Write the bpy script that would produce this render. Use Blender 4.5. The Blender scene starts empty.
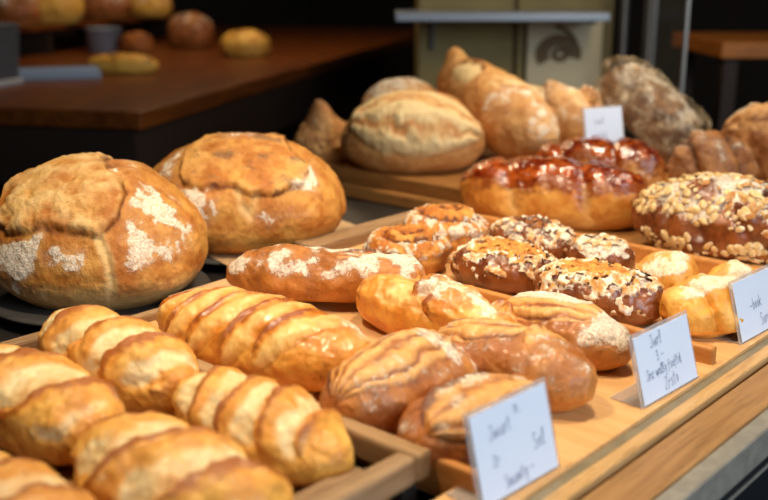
import bpy, math, random
import numpy as np
from mathutils import Vector, Matrix

random.seed(7)
C = bpy.context.scene.collection
PI = math.pi
Z0 = 0.92            # height of the tray boards above the shop floor

# ------------------------------------------------------------------ colours and materials
def lin(h):
    h = h.lstrip('#')
    out = []
    for i in (0, 2, 4):
        c = int(h[i:i+2], 16)/255
        out.append(c/12.92 if c <= .04045 else ((c+.055)/1.055)**2.4)
    return (*out, 1)

class NT:
    def __init__(self, name):
        self.m = bpy.data.materials.new(name); self.m.use_nodes = True
        self.t = self.m.node_tree
        self.b = self.t.nodes['Principled BSDF']
        self.tc = self.t.nodes.new('ShaderNodeTexCoord')
    def n(self, kind, **kw):
        x = self.t.nodes.new(kind)
        for k, v in kw.items():
            if k in x.inputs: x.inputs[k].default_value = v
            else: setattr(x, k, v)
        return x
    def l(self, a, b): self.t.links.new(a, b)
    def mapping(self, scale=(1, 1, 1), rot=(0, 0, 0)):
        mp = self.n('ShaderNodeMapping'); mp.inputs['Scale'].default_value = scale; mp.inputs['Rotation'].default_value = rot
        self.l(self.tc.outputs['Object'], mp.inputs['Vector']); return mp.outputs[0]
    def noise(self, scale, detail=4, rough=.55, vec=None, dist=0):
        x = self.n('ShaderNodeTexNoise', Scale=scale, Detail=detail, Roughness=rough, Distortion=dist)
        self.l(vec if vec is not None else self.tc.outputs['Object'], x.inputs['Vector']); return x.outputs[0]
    def ramp(self, fac, lo, hi, a=0., b=1.):
        r = self.n('ShaderNodeMapRange'); r.interpolation_type = 'SMOOTHSTEP'
        for i, v in zip((1, 2, 3, 4), (lo, hi, a, b)): r.inputs[i].default_value = v
        self.l(fac, r.inputs[0]); return r.outputs[0]
    def math(self, op, a, b=None, clamp=False):
        x = self.n('ShaderNodeMath'); x.operation = op; x.use_clamp = clamp
        for i, v in enumerate((a, b)):
            if v is None: continue
            if hasattr(v, 'node'): self.l(v, x.inputs[i])
            else: x.inputs[i].default_value = v
        return x.outputs[0]
    def mix(self, fac, a, b):
        x = self.n('ShaderNodeMix'); x.data_type = 'RGBA'
        if hasattr(fac, 'node'): self.l(fac, x.inputs[0])
        else: x.inputs[0].default_value = fac
        for i, v in ((6, a), (7, b)):
            if hasattr(v, 'node'): self.l(v, x.inputs[i])
            else: x.inputs[i].default_value = v
        return x.outputs[2]
    def bump(self, h, strength, dist=.002):
        x = self.n('ShaderNodeBump', Strength=strength, Distance=dist)
        self.l(h, x.inputs['Height']); self.l(x.outputs[0], self.b.inputs['Normal'])
    def set(self, **kw):
        for k, v in kw.items():
            k = k.replace('_', ' ')
            if hasattr(v, 'node'): self.l(v, self.b.inputs[k])
            else: self.b.inputs[k].default_value = v
        return self.m

def plain(name, col, rough=.5, metal=0, spec=.5, grain=0):
    t = NT(name); c = lin(col)
    if grain:
        f = t.noise(grain, 4)
        t.set(Base_Color=t.mix(t.ramp(f, .35, .65), tuple(v*.8 for v in c[:3])+(1,), c))
    else: t.set(Base_Color=c)
    return t.set(Roughness=rough, Metallic=metal, Specular_IOR_Level=spec)

def crust(name, light, mid, deep, pale, flour='#f5ebd6', rough=.5, spec=.4, coat=0., blist=.35, fl_scale=60, fl_sharp=.10, mott=22, freck=.45, hz=.24):
    """Baked crust: masks from the mesh say where the cut crumb (R), flour (G) and darker bake (B) are."""
    t = NT(name)
    a = t.n('ShaderNodeAttribute', attribute_name='bake')
    s = t.n('ShaderNodeSeparateColor'); t.l(a.outputs['Color'], s.inputs[0])
    R, G, B = s.outputs
    n1 = t.noise(mott, 5, .6); n2 = t.noise(mott*5, 5, .68); n3 = t.noise(300, 3, .6); n6 = t.noise(190, 6, .7)
    col = t.mix(t.ramp(n1, .38, .62), lin(mid), lin(light))
    dk = t.math('ADD', B, t.math('MULTIPLY', t.math('SUBTRACT', n2, .5), 1.3))
    col = t.mix(t.ramp(dk, .12, .85), col, lin(deep))
    pl = t.math('ADD', R, t.math('MULTIPLY', t.math('SUBTRACT', n1, .5), .5))
    pl = t.math('MULTIPLY', t.ramp(pl, .15, .9), t.ramp(R, .0, .2))
    col = t.mix(pl, col, t.mix(t.ramp(n2, .35, .7), lin(pale), t.mix(.5, lin(pale), lin(light))))
    col = t.mix(t.math('MULTIPLY', t.ramp(n6, .56, .70), freck), col, lin(deep))
    n4 = t.noise(fl_scale, 6, .72, dist=.8)
    vo = t.n('ShaderNodeTexVoronoi', Scale=fl_scale*1.3, feature='DISTANCE_TO_EDGE')
    wv = t.n('ShaderNodeVectorMath', operation='MULTIPLY_ADD')
    nz = t.n('ShaderNodeTexNoise', Scale=fl_scale*.8, Detail=4); t.l(t.tc.outputs['Object'], nz.inputs['Vector'])
    t.l(nz.outputs['Color'], wv.inputs[0]); wv.inputs[1].default_value = (.02, .02, .02); t.l(t.tc.outputs['Object'], wv.inputs[2]); t.l(wv.outputs[0], vo.inputs['Vector'])
    crk = t.ramp(vo.outputs['Distance'], .01, .07)
    fl = t.math('ADD', t.math('MULTIPLY', G, .62), t.math('MULTIPLY', t.math('SUBTRACT', n4, .5), 1.25))
    f2 = t.ramp(fl, .34-fl_sharp, .34+fl_sharp)
    f2 = t.math('MULTIPLY', f2, t.ramp(G, .02, .25))
    f2 = t.math('MULTIPLY', f2, t.ramp(n3, .3, .6, .45, 1.))
    f2 = t.math('MULTIPLY', f2, t.math('ADD', t.math('MULTIPLY', crk, .32), .68))
    haze = t.math('MULTIPLY', t.ramp(n6, .35, .6), t.math('MULTIPLY', G, hz))
    f2 = t.math('MAXIMUM', f2, haze)
    col = t.mix(t.math('MULTIPLY', f2, .93), col, lin(flour))
    h = t.math('ADD', t.math('ADD', t.math('MULTIPLY', n2, .8), t.math('MULTIPLY', n6, .5)), t.math('MULTIPLY', f2, .5))
    t.bump(h, blist, .0045)
    rg = t.mix(f2, (rough,)*3+(1,), (.9,)*3+(1,))
    return t.set(Base_Color=col, Roughness=rg, Specular_IOR_Level=spec, Coat_Weight=coat, Coat_Roughness=.2)

def wood(name, a, b, c, scale=(2, 26, 26), rough=.5, rot=(0, 0, 0), spec=.35):
    t = NT(name)
    v = t.mapping(scale, rot)
    n1 = t.noise(1.6, 6, .6, v, 1.2); n2 = t.noise(9, 5, .7, v)
    col = t.mix(t.ramp(n1, .3, .7), lin(a), lin(b))
    col = t.mix(t.ramp(n2, .52, .72, 0, .75), col, lin(c))
    t.bump(n2, .25, .001)
    return t.set(Base_Color=col, Roughness=rough, Specular_IOR_Level=spec)

M = {}
M['boule']   = crust('crust_boule', '#d39746', '#b26a22', '#66300c', '#e6c486', rough=.55, fl_scale=48, blist=.6)
M['roll']    = crust('crust_yellow_roll', '#e7aa4a', '#d58b2e', '#a2581a', '#ecd6a2', rough=.45, spec=.4, coat=.06, blist=.35, freck=.25)
M['gold']    = crust('crust_golden', '#e9a546', '#d8842a', '#93450f', '#f4cd80', rough=.34, spec=.5, coat=.35, blist=.4, freck=.35)
M['batard']  = crust('crust_batard', '#cb833a', '#aa5f24', '#743610', '#f0b466', rough=.36, spec=.5, coat=.22, blist=.6, mott=16, fl_scale=100)
M['floury']  = crust('crust_floury', '#c2782c', '#a35e1e', '#66320e', '#e9b064', rough=.45, fl_scale=120, coat=.15, blist=.6)
M['swirl']   = crust('crust_swirl', '#dd963e', '#b8691e', '#70340c', '#e8ac55', rough=.5, fl_scale=110, blist=.8, hz=.06)
M['dark']    = crust('crust_dark_glossy', '#94501f', '#6a2f10', '#32120a', '#e08a34', rough=.24, spec=.6, coat=.45, blist=.4, fl_scale=95, hz=.08)
M['sugar']   = crust('crust_sugar_roll', '#f0b454', '#e39a3a', '#c07622', '#f6d58c', rough=.45, coat=.1, fl_scale=45, blist=.35, freck=.2)
M['glazed']  = crust('crust_glazed_bun', '#e0a04c', '#c97c30', '#8a4214', '#efcb86', rough=.3, spec=.5, coat=.3, blist=.25)
M['white']   = crust('crust_pale_loaf', '#d9a462', '#c38446', '#945624', '#ead199', rough=.6, fl_scale=40, blist=.4, freck=.2)
M['brown']   = crust('crust_brown', '#b8783c', '#8f5222', '#5a2c10', '#d6a468', rough=.5, fl_scale=60, blist=.6)
M['seed']    = crust('crust_seeded', '#9a6a3e', '#6a4020', '#2e180c', '#c09a68', rough=.6, fl_scale=110, blist=.8)
M['far']     = crust('crust_far', '#a8622a', '#7f4518', '#4a220c', '#d8a860', rough=.6)
M['faryel']  = crust('crust_far_yellow', '#e8b652', '#d0943a', '#8a5814', '#eccf70', rough=.55)

t = NT('caramel_glaze')
n1 = t.noise(38, 4); n2 = t.noise(150, 3)
t.bump(t.math('ADD', n1, t.math('MULTIPLY', n2, .35)), .55, .004)
M['glaze'] = t.set(Base_Color=t.mix(t.ramp(n1, .38, .68), lin('#6a1f08'), lin('#b4551a')), Roughness=.16, Specular_IOR_Level=.7, Coat_Weight=.8, Coat_Roughness=.06)
t = NT('sugar_crumb')
n1 = t.noise(70, 5, .7); n2 = t.noise(240, 3)
t.bump(n2, .6, .003)
M['icing'] = t.set(Base_Color=t.mix(t.ramp(n1, .40, .60), lin('#cf9048'), lin('#f4e8cf')), Roughness=.75)
t = NT('orange_crumble')
n1 = t.noise(110, 5, .7)
t.bump(n1, .8, .004)
M['crumble'] = t.set(Base_Color=t.mix(t.ramp(n1, .35, .65), lin('#b5641c'), lin('#eda94a')), Roughness=.6)
t = NT('chopped_nut')
inf = t.n('ShaderNodeObjectInfo')
n1 = t.noise(90, 3)
c0 = t.mix(t.ramp(inf.outputs['Random'], .2, .8), lin('#e3c283'), lin('#b87a34'))
M['nut'] = t.set(Base_Color=t.mix(t.ramp(n1, .45, .75), c0, lin('#f3e6c6')), Roughness=.5)
M['board']  = wood('oak_board', '#e0b27a', '#d3a064', '#b27c46', scale=(26, 2.2, 26), rough=.42)
M['rail']   = wood('oak_rail', '#c88a48', '#b87638', '#90541f', scale=(26, 2.2, 26), rough=.45)
M['railx']  = wood('oak_rail_front', '#cba470', '#b78d58', '#8e6838', scale=(2.2, 26, 26), rough=.45)
M['grey']   = wood('weathered_wood', '#a58460', '#8c6c4a', '#5e4632', scale=(2.2, 30, 30), rough=.6)
M['greyy']  = wood('weathered_wood_side', '#a9855c', '#937048', '#604630', scale=(30, 2.2, 30), rough=.6)
M['slat']   = wood('slat_wood', '#a5713c', '#8a5a2c', '#5f3c1c', scale=(2.2, 30, 30), rough=.55)
M['counter']= wood('counter_oak', '#a98052', '#8c653c', '#5a3e22', scale=(2.0, 34, 34), rough=.45)
M['back']   = wood('rear_board_wood', '#a8763f', '#8e5e2e', '#64401c', scale=(26, 2.2, 26), rough=.5)
M['far_wood'] = wood('far_table_wood', '#784014', '#54290e', '#2e1606', scale=(2, 14, 14), rough=.4)
M['shelf_wood'] = wood('shelf_wood', '#b8702c', '#9a5a20', '#6a3a12', scale=(2, 14, 14), rough=.5)
M['slate']  = plain('slate', '#4a4744', .5, grain=30)
M['top']    = plain('dark_counter_top', '#2b2724', .45, grain=18)
M['metal']  = plain('brushed_metal', '#a8a296', .4, .35, grain=60)
M['channel']= plain('grey_channel', '#8f8268', .5, .2, grain=40)
M['front']  = plain('dark_front', '#15171c', .45)
M['gap']    = plain('dark_gap', '#1a1512', .8)
M['fdark']  = plain('far_dark', '#2a1a10', .7)
M['floorm'] = plain('dark_floor', '#221a15', .6, grain=6)
M['wallm']  = plain('dark_wall', '#1d1713', .8, grain=5)
M['olive']  = plain('olive_panel', '#8a7848', .7, grain=4)
M['cream']  = plain('cream_sign', '#c9bb9a', .7)
M['emb']    = plain('sign_brown', '#6a5232', .7)
M['blue']   = plain('pale_blue_shelf', '#8f9aa8', .35, .2)
M['post']   = plain('grey_post', '#4a4a4c', .4, .5)
M['bin']    = plain('grey_plastic', '#4d5156', .6)
M['binrim'] = plain('pale_plastic', '#a9abb0', .5)
M['kraft']  = plain('kraft_paper', '#c9a478', .8, grain=25)
M['cardp']  = plain('card_paper', '#dce8fb', .7)
M['ink']    = plain('blue_ink', '#6a7a9e', .6)
def clear(name, col, alpha, rough=.08):
    t = NT(name)
    t.set(Base_Color=lin(col), Alpha=alpha, Roughness=rough, Specular_IOR_Level=.5)
    return t.m
M['acrylic'] = clear('acrylic', '#cfc8c4', .38)
M['glass'] = clear('glass', '#8a949a', .12, .03)
M['glass_edge'] = plain('glass_edge', '#8b8f90', .3, .3)
t = NT('crinkled_film')
n1 = t.noise(26, 5, .7, dist=1.); n2 = t.noise(90, 4, .7)
t.bump(t.math('ADD', n1, t.math('MULTIPLY', n2, .4)), .8, .01)
M['film'] = t.set(Base_Color=t.mix(t.ramp(n2, .35, .65), lin('#b08c62'), lin('#ecd9b4')), Roughness=.22, Alpha=t.ramp(n1, .42, .66, .08, .75), Specular_IOR_Level=.5)

# ------------------------------------------------------------------ object helpers
def tag(o, label, cat, group=None, kind=None):
    o['label'] = label; o['category'] = cat
    if group: o['group'] = group
    if kind: o['kind'] = kind
    return o
def struct(o):
    o['kind'] = 'structure'; return o
def link(name, me, mat, parent=None, loc=None, smooth=True):
    o = bpy.data.objects.new(name, me)
    if mat is not None: me.materials.append(mat)
    if smooth and len(me.polygons):
        me.polygons.foreach_set('use_smooth', [True]*len(me.polygons))
    C.objects.link(o)
    if parent is not None: o.parent = parent
    if loc is not None: o.location = loc
    return o
def empty(name, loc, rz=0):
    o = bpy.data.objects.new(name, None); o.empty_display_size = .02
    o.location = (loc[0], loc[1], loc[2]+Z0); o.rotation_euler = (0, 0, rz); C.objects.link(o); return o

class MB:
    """Collects bevelled boxes, bars, tubes and prisms and links them as one mesh."""
    def __init__(self): self.v = []; self.f = []
    def add(self, v, f):
        k = len(self.v); self.v += [tuple(p) for p in v]; self.f += [tuple(i+k for i in q) for q in f]; return self
    def box(self, x0, x1, y0, y1, z0, z1, bev=0., mat=None):
        import bmesh
        bm = bmesh.new(); bmesh.ops.create_cube(bm, size=1)
        for v in bm.verts:
            v.co = Vector(((x0+x1)/2+v.co.x*(x1-x0), (y0+y1)/2+v.co.y*(y1-y0), (z0+z1)/2+v.co.z*(z1-z0)))
        if bev: bmesh.ops.bevel(bm, geom=bm.edges[:], offset=bev, segments=2, affect='EDGES', profile=.5)
        if mat is not None: bm.transform(mat)
        bm.verts.index_update()
        self.add([v.co[:] for v in bm.verts], [[v.index for v in f.verts] for f in bm.faces]); bm.free(); return self
    def prism(self, poly, z0, z1):
        n = len(poly)
        v = [(x, y, z0) for x, y in poly]+[(x, y, z1) for x, y in poly]
        f = [tuple(range(n-1, -1, -1)), tuple(range(n, 2*n))]+[(i, (i+1) % n, n+(i+1) % n, n+i) for i in range(n)]
        return self.add(v, f)
    def lathe(self, prof, n=48):
        m = len(prof)
        v = [(r*math.cos(2*PI*j/n), r*math.sin(2*PI*j/n), z) for r, z in prof for j in range(n)]
        f = [(i*n+j, i*n+(j+1) % n, (i+1)*n+(j+1) % n, (i+1)*n+j) for i in range(m-1) for j in range(n)]
        f += [tuple(range(n-1, -1, -1)), tuple((m-1)*n+j for j in range(n))]
        return self.add(v, f)
    def build(self, name, mat, parent=None, loc=None, smooth=False):
        me = bpy.data.meshes.new(name); me.from_pydata(self.v, [], self.f); me.update()
        return link(name, me, mat, parent, loc, smooth)

# ------------------------------------------------------------------ noise
_rng = np.random.default_rng(3)
_perm = _rng.permutation(512)
_grad = _rng.normal(size=(512, 3)); _grad /= np.linalg.norm(_grad, axis=1)[:, None]
def perlin(P, scale, seed=0):
    Q = P*scale + np.array([seed*7.13, seed*3.7, seed*5.9]) + 100.5
    I = np.floor(Q).astype(int); Fr = Q-I
    w = Fr*Fr*Fr*(Fr*(Fr*6-15)+10)
    out = 0
    for dx in (0, 1):
        for dy in (0, 1):
            for dz in (0, 1):
                h = _perm[(_perm[(_perm[(I[..., 0]+dx) % 512]+I[..., 1]+dy) % 512]+I[..., 2]+dz) % 512]
                g = _grad[h]
                d = g[..., 0]*(Fr[..., 0]-dx)+g[..., 1]*(Fr[..., 1]-dy)+g[..., 2]*(Fr[..., 2]-dz)
                out = out + d*(w[..., 0] if dx else 1-w[..., 0])*(w[..., 1] if dy else 1-w[..., 1])*(w[..., 2] if dz else 1-w[..., 2])
    return out*1.6
def fbm(P, scale, oct=4, seed=0, gain=.5):
    o = 0; a = 1
    for k in range(oct):
        o = o + a*perlin(P, scale*2**k, seed+k); a *= gain
    return o
def ss(x, lo, hi):
    t = np.clip((x-lo)/(hi-lo), 0, 1); return t*t*(3-2*t)
def sdf_poly(x, y, poly):
    """Signed distance to a polygon, positive inside."""
    p = np.array(poly, float); n = len(p)
    d = np.full(x.shape, 1e9); ins = np.zeros(x.shape, bool)
    for i in range(n):
        a, b = p[i], p[(i+1) % n]; e = b-a
        t = np.clip(((x-a[0])*e[0]+(y-a[1])*e[1])/(e@e), 0, 1)
        d = np.minimum(d, np.hypot(x-a[0]-t*e[0], y-a[1]-t*e[1]))
        c = ((a[1] > y) != (b[1] > y)) & (x < (b[0]-a[0])*(y-a[1])/(b[1]-a[1]+1e-12)+a[0])
        ins ^= c
    return np.where(ins, d, -d)

# ------------------------------------------------------------------ bread
class S: pass      # one bread's sampled surface, handed to its features

def bread(name, loc, rz, L, W, H, mat, feats=(), nu=150, nv=104, pe=2.4, n=2.1, base=.40, bend=0, taper=0, seed=1,
          lump=.004, lumpscale=14, fine=.0012, parent=None, tilt=0, roll=0, toast=.35, underpale=.35, lobes=None, topping=None, shape=None):
    u = -np.cos(np.linspace(0.012, PI-.012, nu))[:, None]*np.ones((1, nv))
    th = (np.arange(nv)/nv*2*PI)[None, :]*np.ones((nu, 1))
    r = (1-np.abs(u)**pe)**.5*(1+taper*u)
    if lobes is not None: r = r*lobes(u)
    c, s = np.cos(th), np.sin(th)
    cy = np.sign(c)*np.abs(c)**(2/n); cz = np.sign(s)*np.abs(s)**(2/n)
    zc = H*base
    x = u*L/2; y = W/2*r*cy + bend*L*(u*u-.35)
    z = zc + np.where(cz > 0, (H-zc)*np.maximum(r, 0)**.85*cz, zc*1.35*r*cz)
    if shape: x, y, z = shape(u, x, y, z, L, W, H)
    P = np.stack([x, y, z], -1)
    du = np.gradient(P, axis=0); dv = np.roll(P, -1, 1)-np.roll(P, 1, 1)
    N = np.cross(dv, du); N /= np.linalg.norm(N, axis=-1)[..., None]+1e-9
    if (N[..., 2]*(z-zc)).mean() < 0: N = -N
    q = S(); q.u, q.th, q.x, q.y, q.z, q.P, q.N, q.r = u, th, x, y, z, P, N, r
    ph = np.arctan2(c, s)                      # 0 on top, +-pi/2 at the sides
    q.a = ph/(PI/2); q.am = q.a*W*.55; q.L, q.W, q.H = L, W, H; q.up = N[..., 2]; q.seed = seed
    q.nz = fbm(P, 30, 3, seed+20)
    d = lump*fbm(P, lumpscale, 3, seed) + fine*fbm(P, 90, 3, seed+9)
    pale = underpale*ss(z/H, .42, .08)*ss(q.up, .5, -.2); flour = np.zeros_like(z)
    dark = toast*ss(q.up, .1, .9)*(.6+.5*fbm(P, 12, 3, seed+4))
    for f in feats:
        o = f(q)
        d = d+o[0]
        if len(o) > 1 and o[1] is not None: pale = np.maximum(pale, o[1])
        if len(o) > 2 and o[2] is not None: dark = dark+o[2]
        if len(o) > 3 and o[3] is not None: flour = np.maximum(flour, o[3])
    fade = ss(z/H, .02, .28)
    d = d*fade*ss(1-np.abs(u), 0, .02)
    P2 = P+N*d[..., None]
    P2[..., 2] = np.maximum(P2[..., 2], 0)
    me = grid_mesh(name, P2)
    col = np.stack([np.clip(pale, 0, 1), np.clip(flour, 0, 1), np.clip(dark, 0, 1), np.ones_like(z)], -1).reshape(-1, 4)
    at = me.color_attributes.new('bake', 'FLOAT_COLOR', 'POINT'); at.data.foreach_set('color', col.astype(np.float32).ravel())
    o = link(name, me, mat, parent)
    if parent is None:
        o.location = (loc[0], loc[1], loc[2]+Z0)
        o.rotation_euler = Matrix.Rotation(rz, 3, 'Z').to_4x4().to_euler() if not (tilt or roll) else (Matrix.Rotation(rz, 3, 'Z') @ Matrix.Rotation(tilt, 3, 'Y') @ Matrix.Rotation(roll, 3, 'X')).to_euler()
    if topping:
        for tn, tm, mk, th_ in topping:
            m = mk(q)                                            # mask 0..1: where this topping lies
            rough = th_*(.9+.9*fbm(P, 70, 3, seed+31)+.5*perlin(P, 220, seed+3))
            off = np.where(m > .02, rough*ss(m, .25, .75)-.0012*(1-ss(m, .2, .6)), -.002)
            T = P2+N*off[..., None]
            T[..., 2] = np.maximum(T[..., 2], .0005)
            keep = m > .12
            link(tn, grid_mesh(tn, T, keep), tm, o)
    q.P2 = P2; o_info[o.name] = q
    return o
o_info = {}

def grid_mesh(name, P, keep=None):
    nu, nv = P.shape[:2]
    i = np.arange(nu*nv).reshape(nu, nv)
    F = np.stack([i[:-1, :], np.roll(i, -1, 1)[:-1, :], np.roll(i, -1, 1)[1:, :], i[1:, :]], -1).reshape(-1, 4)
    V = P.reshape(-1, 3)
    if keep is not None:
        k = keep.reshape(-1)
        F = F[k[F].all(1)]
        used = np.unique(F); mp = -np.ones(len(V), int); mp[used] = np.arange(len(used)); V = V[used]; F = mp[F]
        faces = F.tolist()
    else:
        faces = F.tolist()+[list(range(nv-1, -1, -1)), i[-1].tolist()]
    # outward faces
    me = bpy.data.meshes.new(name)
    me.from_pydata(V.tolist(), [], faces); me.update()
    import bmesh
    bm = bmesh.new(); bm.from_mesh(me)
    if keep is None: bmesh.ops.recalc_face_normals(bm, faces=bm.faces[:])
    else:
        up = sum((f.normal.z*f.calc_area() for f in bm.faces), 0.)
        if up < 0: bmesh.ops.reverse_faces(bm, faces=bm.faces[:])
    bm.to_mesh(me); bm.free()
    return me

# ---- features: each returns (displacement, pale crumb, dark bake, flour)
def saw(beta, pitch, phase=0, amp=.008, a0=-.75, a1=.8, u0=-.92, u1=.92, palew=1., wob=.18, curve=0., darkw=.7):
    """Overlapping diagonal tiles left by deep slashes: a sharp browned lip, then the opened crumb falling away."""
    def f(q):
        s = (q.x*math.cos(beta)-q.am*math.sin(beta)+curve*q.am**2/q.W)/pitch+phase+wob*q.nz
        k = s-np.floor(s)
        win = ss(q.a, a0, a0+.28)*ss(q.a, a1, a1-.28)*ss(q.u, u0, u0+.12)*ss(q.u, u1, u1-.12)
        prof = ss(k, 0, .10)*(1-ss(k, .12, 1.)*1.0)
        prof = prof*1.25-.55
        pale = (.25*ss(k, .2, .3)+.75*ss(k, .42, .66))*ss(k, 1.0, .86)*win*palew*(.8+.4*q.nz)
        dark = (ss(k, .02, .12)*ss(k, .30, .18))*win*darkw*(.7+.8*q.nz)+ss(k, .9, .99)*win*.2
        return amp*prof*win, pale, dark-.3*pale, None
    return f
def cut(cx, ca, ang, ln, wd, depth=.004, lip=.005, bulge=.006, ridges=4, palew=.9, dk=.6, rid=.0016, curve=0):
    """One opened slash: a lens of torn crumb with ridges running along it and a raised ear."""
    def f(q):
        dx = q.x-cx*q.L/2; dy = q.am-ca*q.W*.55
        p = (dx*math.cos(ang)+dy*math.sin(ang))/(ln/2); w = (-dx*math.sin(ang)+dy*math.cos(ang))
        w = w-curve*(1-p*p)+.002*q.nz
        env = wd/2*np.sqrt(np.clip(1-p*p, 0, 1))+1e-5
        k = w/env
        on = ss(np.abs(p), 1.02, .85)*ss(q.up, -.5, -.1)
        ins = ss(np.abs(k), 1.08, .85)*on
        rr = .5+.5*np.cos(k*PI*ridges+1.5*q.nz)
        ear = np.exp(-((k-1.02)/.16)**2)*on
        d = ins*(bulge*(1-k*k)-depth+rid*rr)+ear*lip*ss(1-np.abs(p), 0, .5)
        rr = rr**.6
        pale = ins*palew*(.15+.85*rr)*(1-.3*ss(k, .2, 1))
        dark = (ear*1.1+np.exp(-((k+1.)/.14)**2)*on*.5)*dk+ins*(1-rr)*.75*dk*(.8+1.2*q.nz)-.4*pale
        return d, pale, dark, None
    return f
def flour(amount=.8, a0=-1.2, a1=1.2, u0=-1.1, u1=1.1, scale=16, up0=-.2, thr=0., s=0):
    def f(q):
        m = ss(q.up, up0, up0+.5)*ss(q.a, a0, a0+.3)*ss(q.a, a1, a1-.3)*ss(q.u, u0, u0+.2)*ss(q.u, u1, u1-.2)
        return 0*q.z, None, None, m*amount*np.clip(.75+.9*fbm(q.P, scale, 2, q.seed+40+s)-thr, 0, 1)
    return f
def front(q):
    """Object-fixed map of a round loaf's near face and top: across -1..1, bottom to top 0..1."""
    v = q.z*.95+q.y*.31
    lo = -.30*q.W*.31; hi = q.H*.95
    return q.x/(q.W/2), (v-lo)/(hi-lo)
def patch(poly, rise=.006, pale=.25, bump=.003, edge=.55, ydark=0.):
    """Torn-open crust: a raised, rougher field with a ledge along its edge."""
    def f(q):
        a, b = front(q)
        sd = sdf_poly(a+.03*q.nz, b+.03*q.nz, poly)
        i = ss(sd, -.02, .035)
        e = np.exp(-((sd-.005)/.022)**2)
        lip = np.exp(-((sd-.05)/.035)**2)
        rough = fbm(q.P*np.array([1., 1.6, 1.6]), 22, 4, q.seed+60, .6)
        return i*(rise+bump*rough)+lip*.0025-e*.003, i*pale*(.8+.6*rough), e*edge+i*(ss(rough, .2, .75)*.6-.12), None
    return f
def dust(poly, amt=.9, soft=.1, s=0, streak=0, rot=0):
    def f(q):
        a, b = front(q)
        sd = sdf_poly(a+.06*q.nz, b+.06*q.nz, poly)
        m = ss(sd, -soft*.5, soft)
        t = .8+.5*fbm(q.P, 22, 2, q.seed+80+s)
        if streak:
            w = a*math.cos(rot)+b*math.sin(rot)
            t = t*(.75+.45*np.sin(w*streak+3*q.nz))
        return m*.0004, None, -.3*m, m*np.clip(amt*t, 0, 1.05)
    return f
def crack(pts, w=.03, depth=.004, pale=.8):
    def f(q):
        a, b = front(q); d = np.full(a.shape, 9.)
        for (x0, y0), (x1, y1) in zip(pts[:-1], pts[1:]):
            e = np.array([x1-x0, y1-y0]); t = np.clip(((a-x0)*e[0]+(b-y0)*e[1])/(e@e), 0, 1)
            d = np.minimum(d, np.hypot(a-x0-t*e[0], b-y0-t*e[1]))
        d = d+.012*q.nz
        g = np.exp(-(d/w)**2)*ss(q.y, .06, -.02)
        return -depth*g, pale*np.exp(-(d/(w*2.2))**2)*ss(q.y, .06, -.02), .25*np.exp(-((d-w)/(.4*w))**2)*ss(q.y, .06, -.02), None
    return f
def spiral(turns=2.4, amp=.006, ph=0, fl=.8, palew=.5):
    def f(q):
        rr = np.hypot(q.x/(q.L/2), q.y/(q.W/2)); an = np.arctan2(q.y, q.x)/(2*PI)
        s = rr*turns-an+ph+.12*q.nz; k = s-np.floor(s)
        t = ss(q.up, .05, .4)
        rid = np.sin(PI*k)**.7
        crumb = fbm(q.P, 80, 3, q.seed+5); gran = np.abs(fbm(q.P, 130, 2, q.seed+15))
        ring = ss(rr, .55, .75)*ss(q.up, -.2, .3)
        return t*(amp*(rid-.5)+.0035*crumb*(1-ring*.4)+.0035*gran), t*palew*rid*(.5+crumb), t*((1-rid)**1.3*1.5-.2+.8*crumb), ring*fl*np.clip(.6+1.6*crumb, 0, 1.2)
    return f
def lobing(q_lobes, depth):
    return lambda u: 1-depth*np.abs(np.cos(u*PI*q_lobes/2))**6
def grooves(k, depth, ph=0, skew=0., dk=.5, pl=0.):
    """Deep creases between the pieces of a pull-apart or plaited bread."""
    def f(q):
        s = (q.u+skew*q.a)*k/2+ph; c = np.abs(np.cos(PI*s))
        g = np.exp(-(c/.28)**2)
        return -depth*g+depth*.5*(1-g)*c, pl*g, dk*g, None
    return f
def crumple(amp, scale, seed=0):
    return lambda q: (amp*np.abs(fbm(q.P, scale, 3, q.seed+seed, .6))-amp*.3, None, None, None)

V_ = -PI/2            # a loaf lying across the counter, its +x end towards the shopper
FACE = math.radians(-48.4)

# ------------------------------------------------------------------ the setting
struct(MB().box(-2, 8, -2.5, 8, -.1, 0).build('floor', M['floorm']))
struct(MB().box(-2, 8, 6.6, 6.8, 0, 3.2).build('wall_back', M['wallm']))
struct(MB().box(6.4, 6.6, -2.5, 6.6, 0, 3.2).build('wall_right', M['wallm']))
struct(MB().box(-2.2, -2, -2.5, 6.8, 0, 3.2).build('wall_left', M['wallm']))
struct(MB().box(-2, 8, -2.5, 6.8, 3.2, 3.3).build('ceiling', M['wallm']))

# display counter
cnt = empty('display_counter', (1.2, .35, -Z0))
tag(cnt, 'long display counter with dark top, oak edge strip and grey metal edging', 'counter')
def part(mb, name, mat, parent, **k):
    o = mb.build(name, mat, parent, **k); return o
def rel(par, z=0):            # shift so that coordinates are tray-floor coordinates
    return (-par.location.x, -par.location.y, Z0-par.location.z)
RC = rel(cnt)
part(MB().box(-.9, 2.75, .358, 1.80, -.07, -.0325, .002), 'counter_top', M['top'], cnt, loc=RC)
part(MB().box(-.9, 2.75, .35, 1.80, -Z0+.08, -.07), 'body', M['front'], cnt, loc=RC)
part(MB().box(-.85, 2.7, .42, 1.76, -Z0, -Z0+.08), 'plinth', M['gap'], cnt, loc=RC)
part(MB().box(-.9, 2.75, .358, .4055, -.0324, -.006, .0015), 'edge_strip', M['counter'], cnt, loc=RC)
part(MB().box(-.9, 2.75, .337, .3575, -.045, -.008, .002), 'metal_edging', M['metal'], cnt, loc=RC)
part(MB().box(-.9, 2.75, .339, .3495, -.40, -.0475, .002), 'front_panel', M['front'], cnt, loc=RC)
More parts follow.
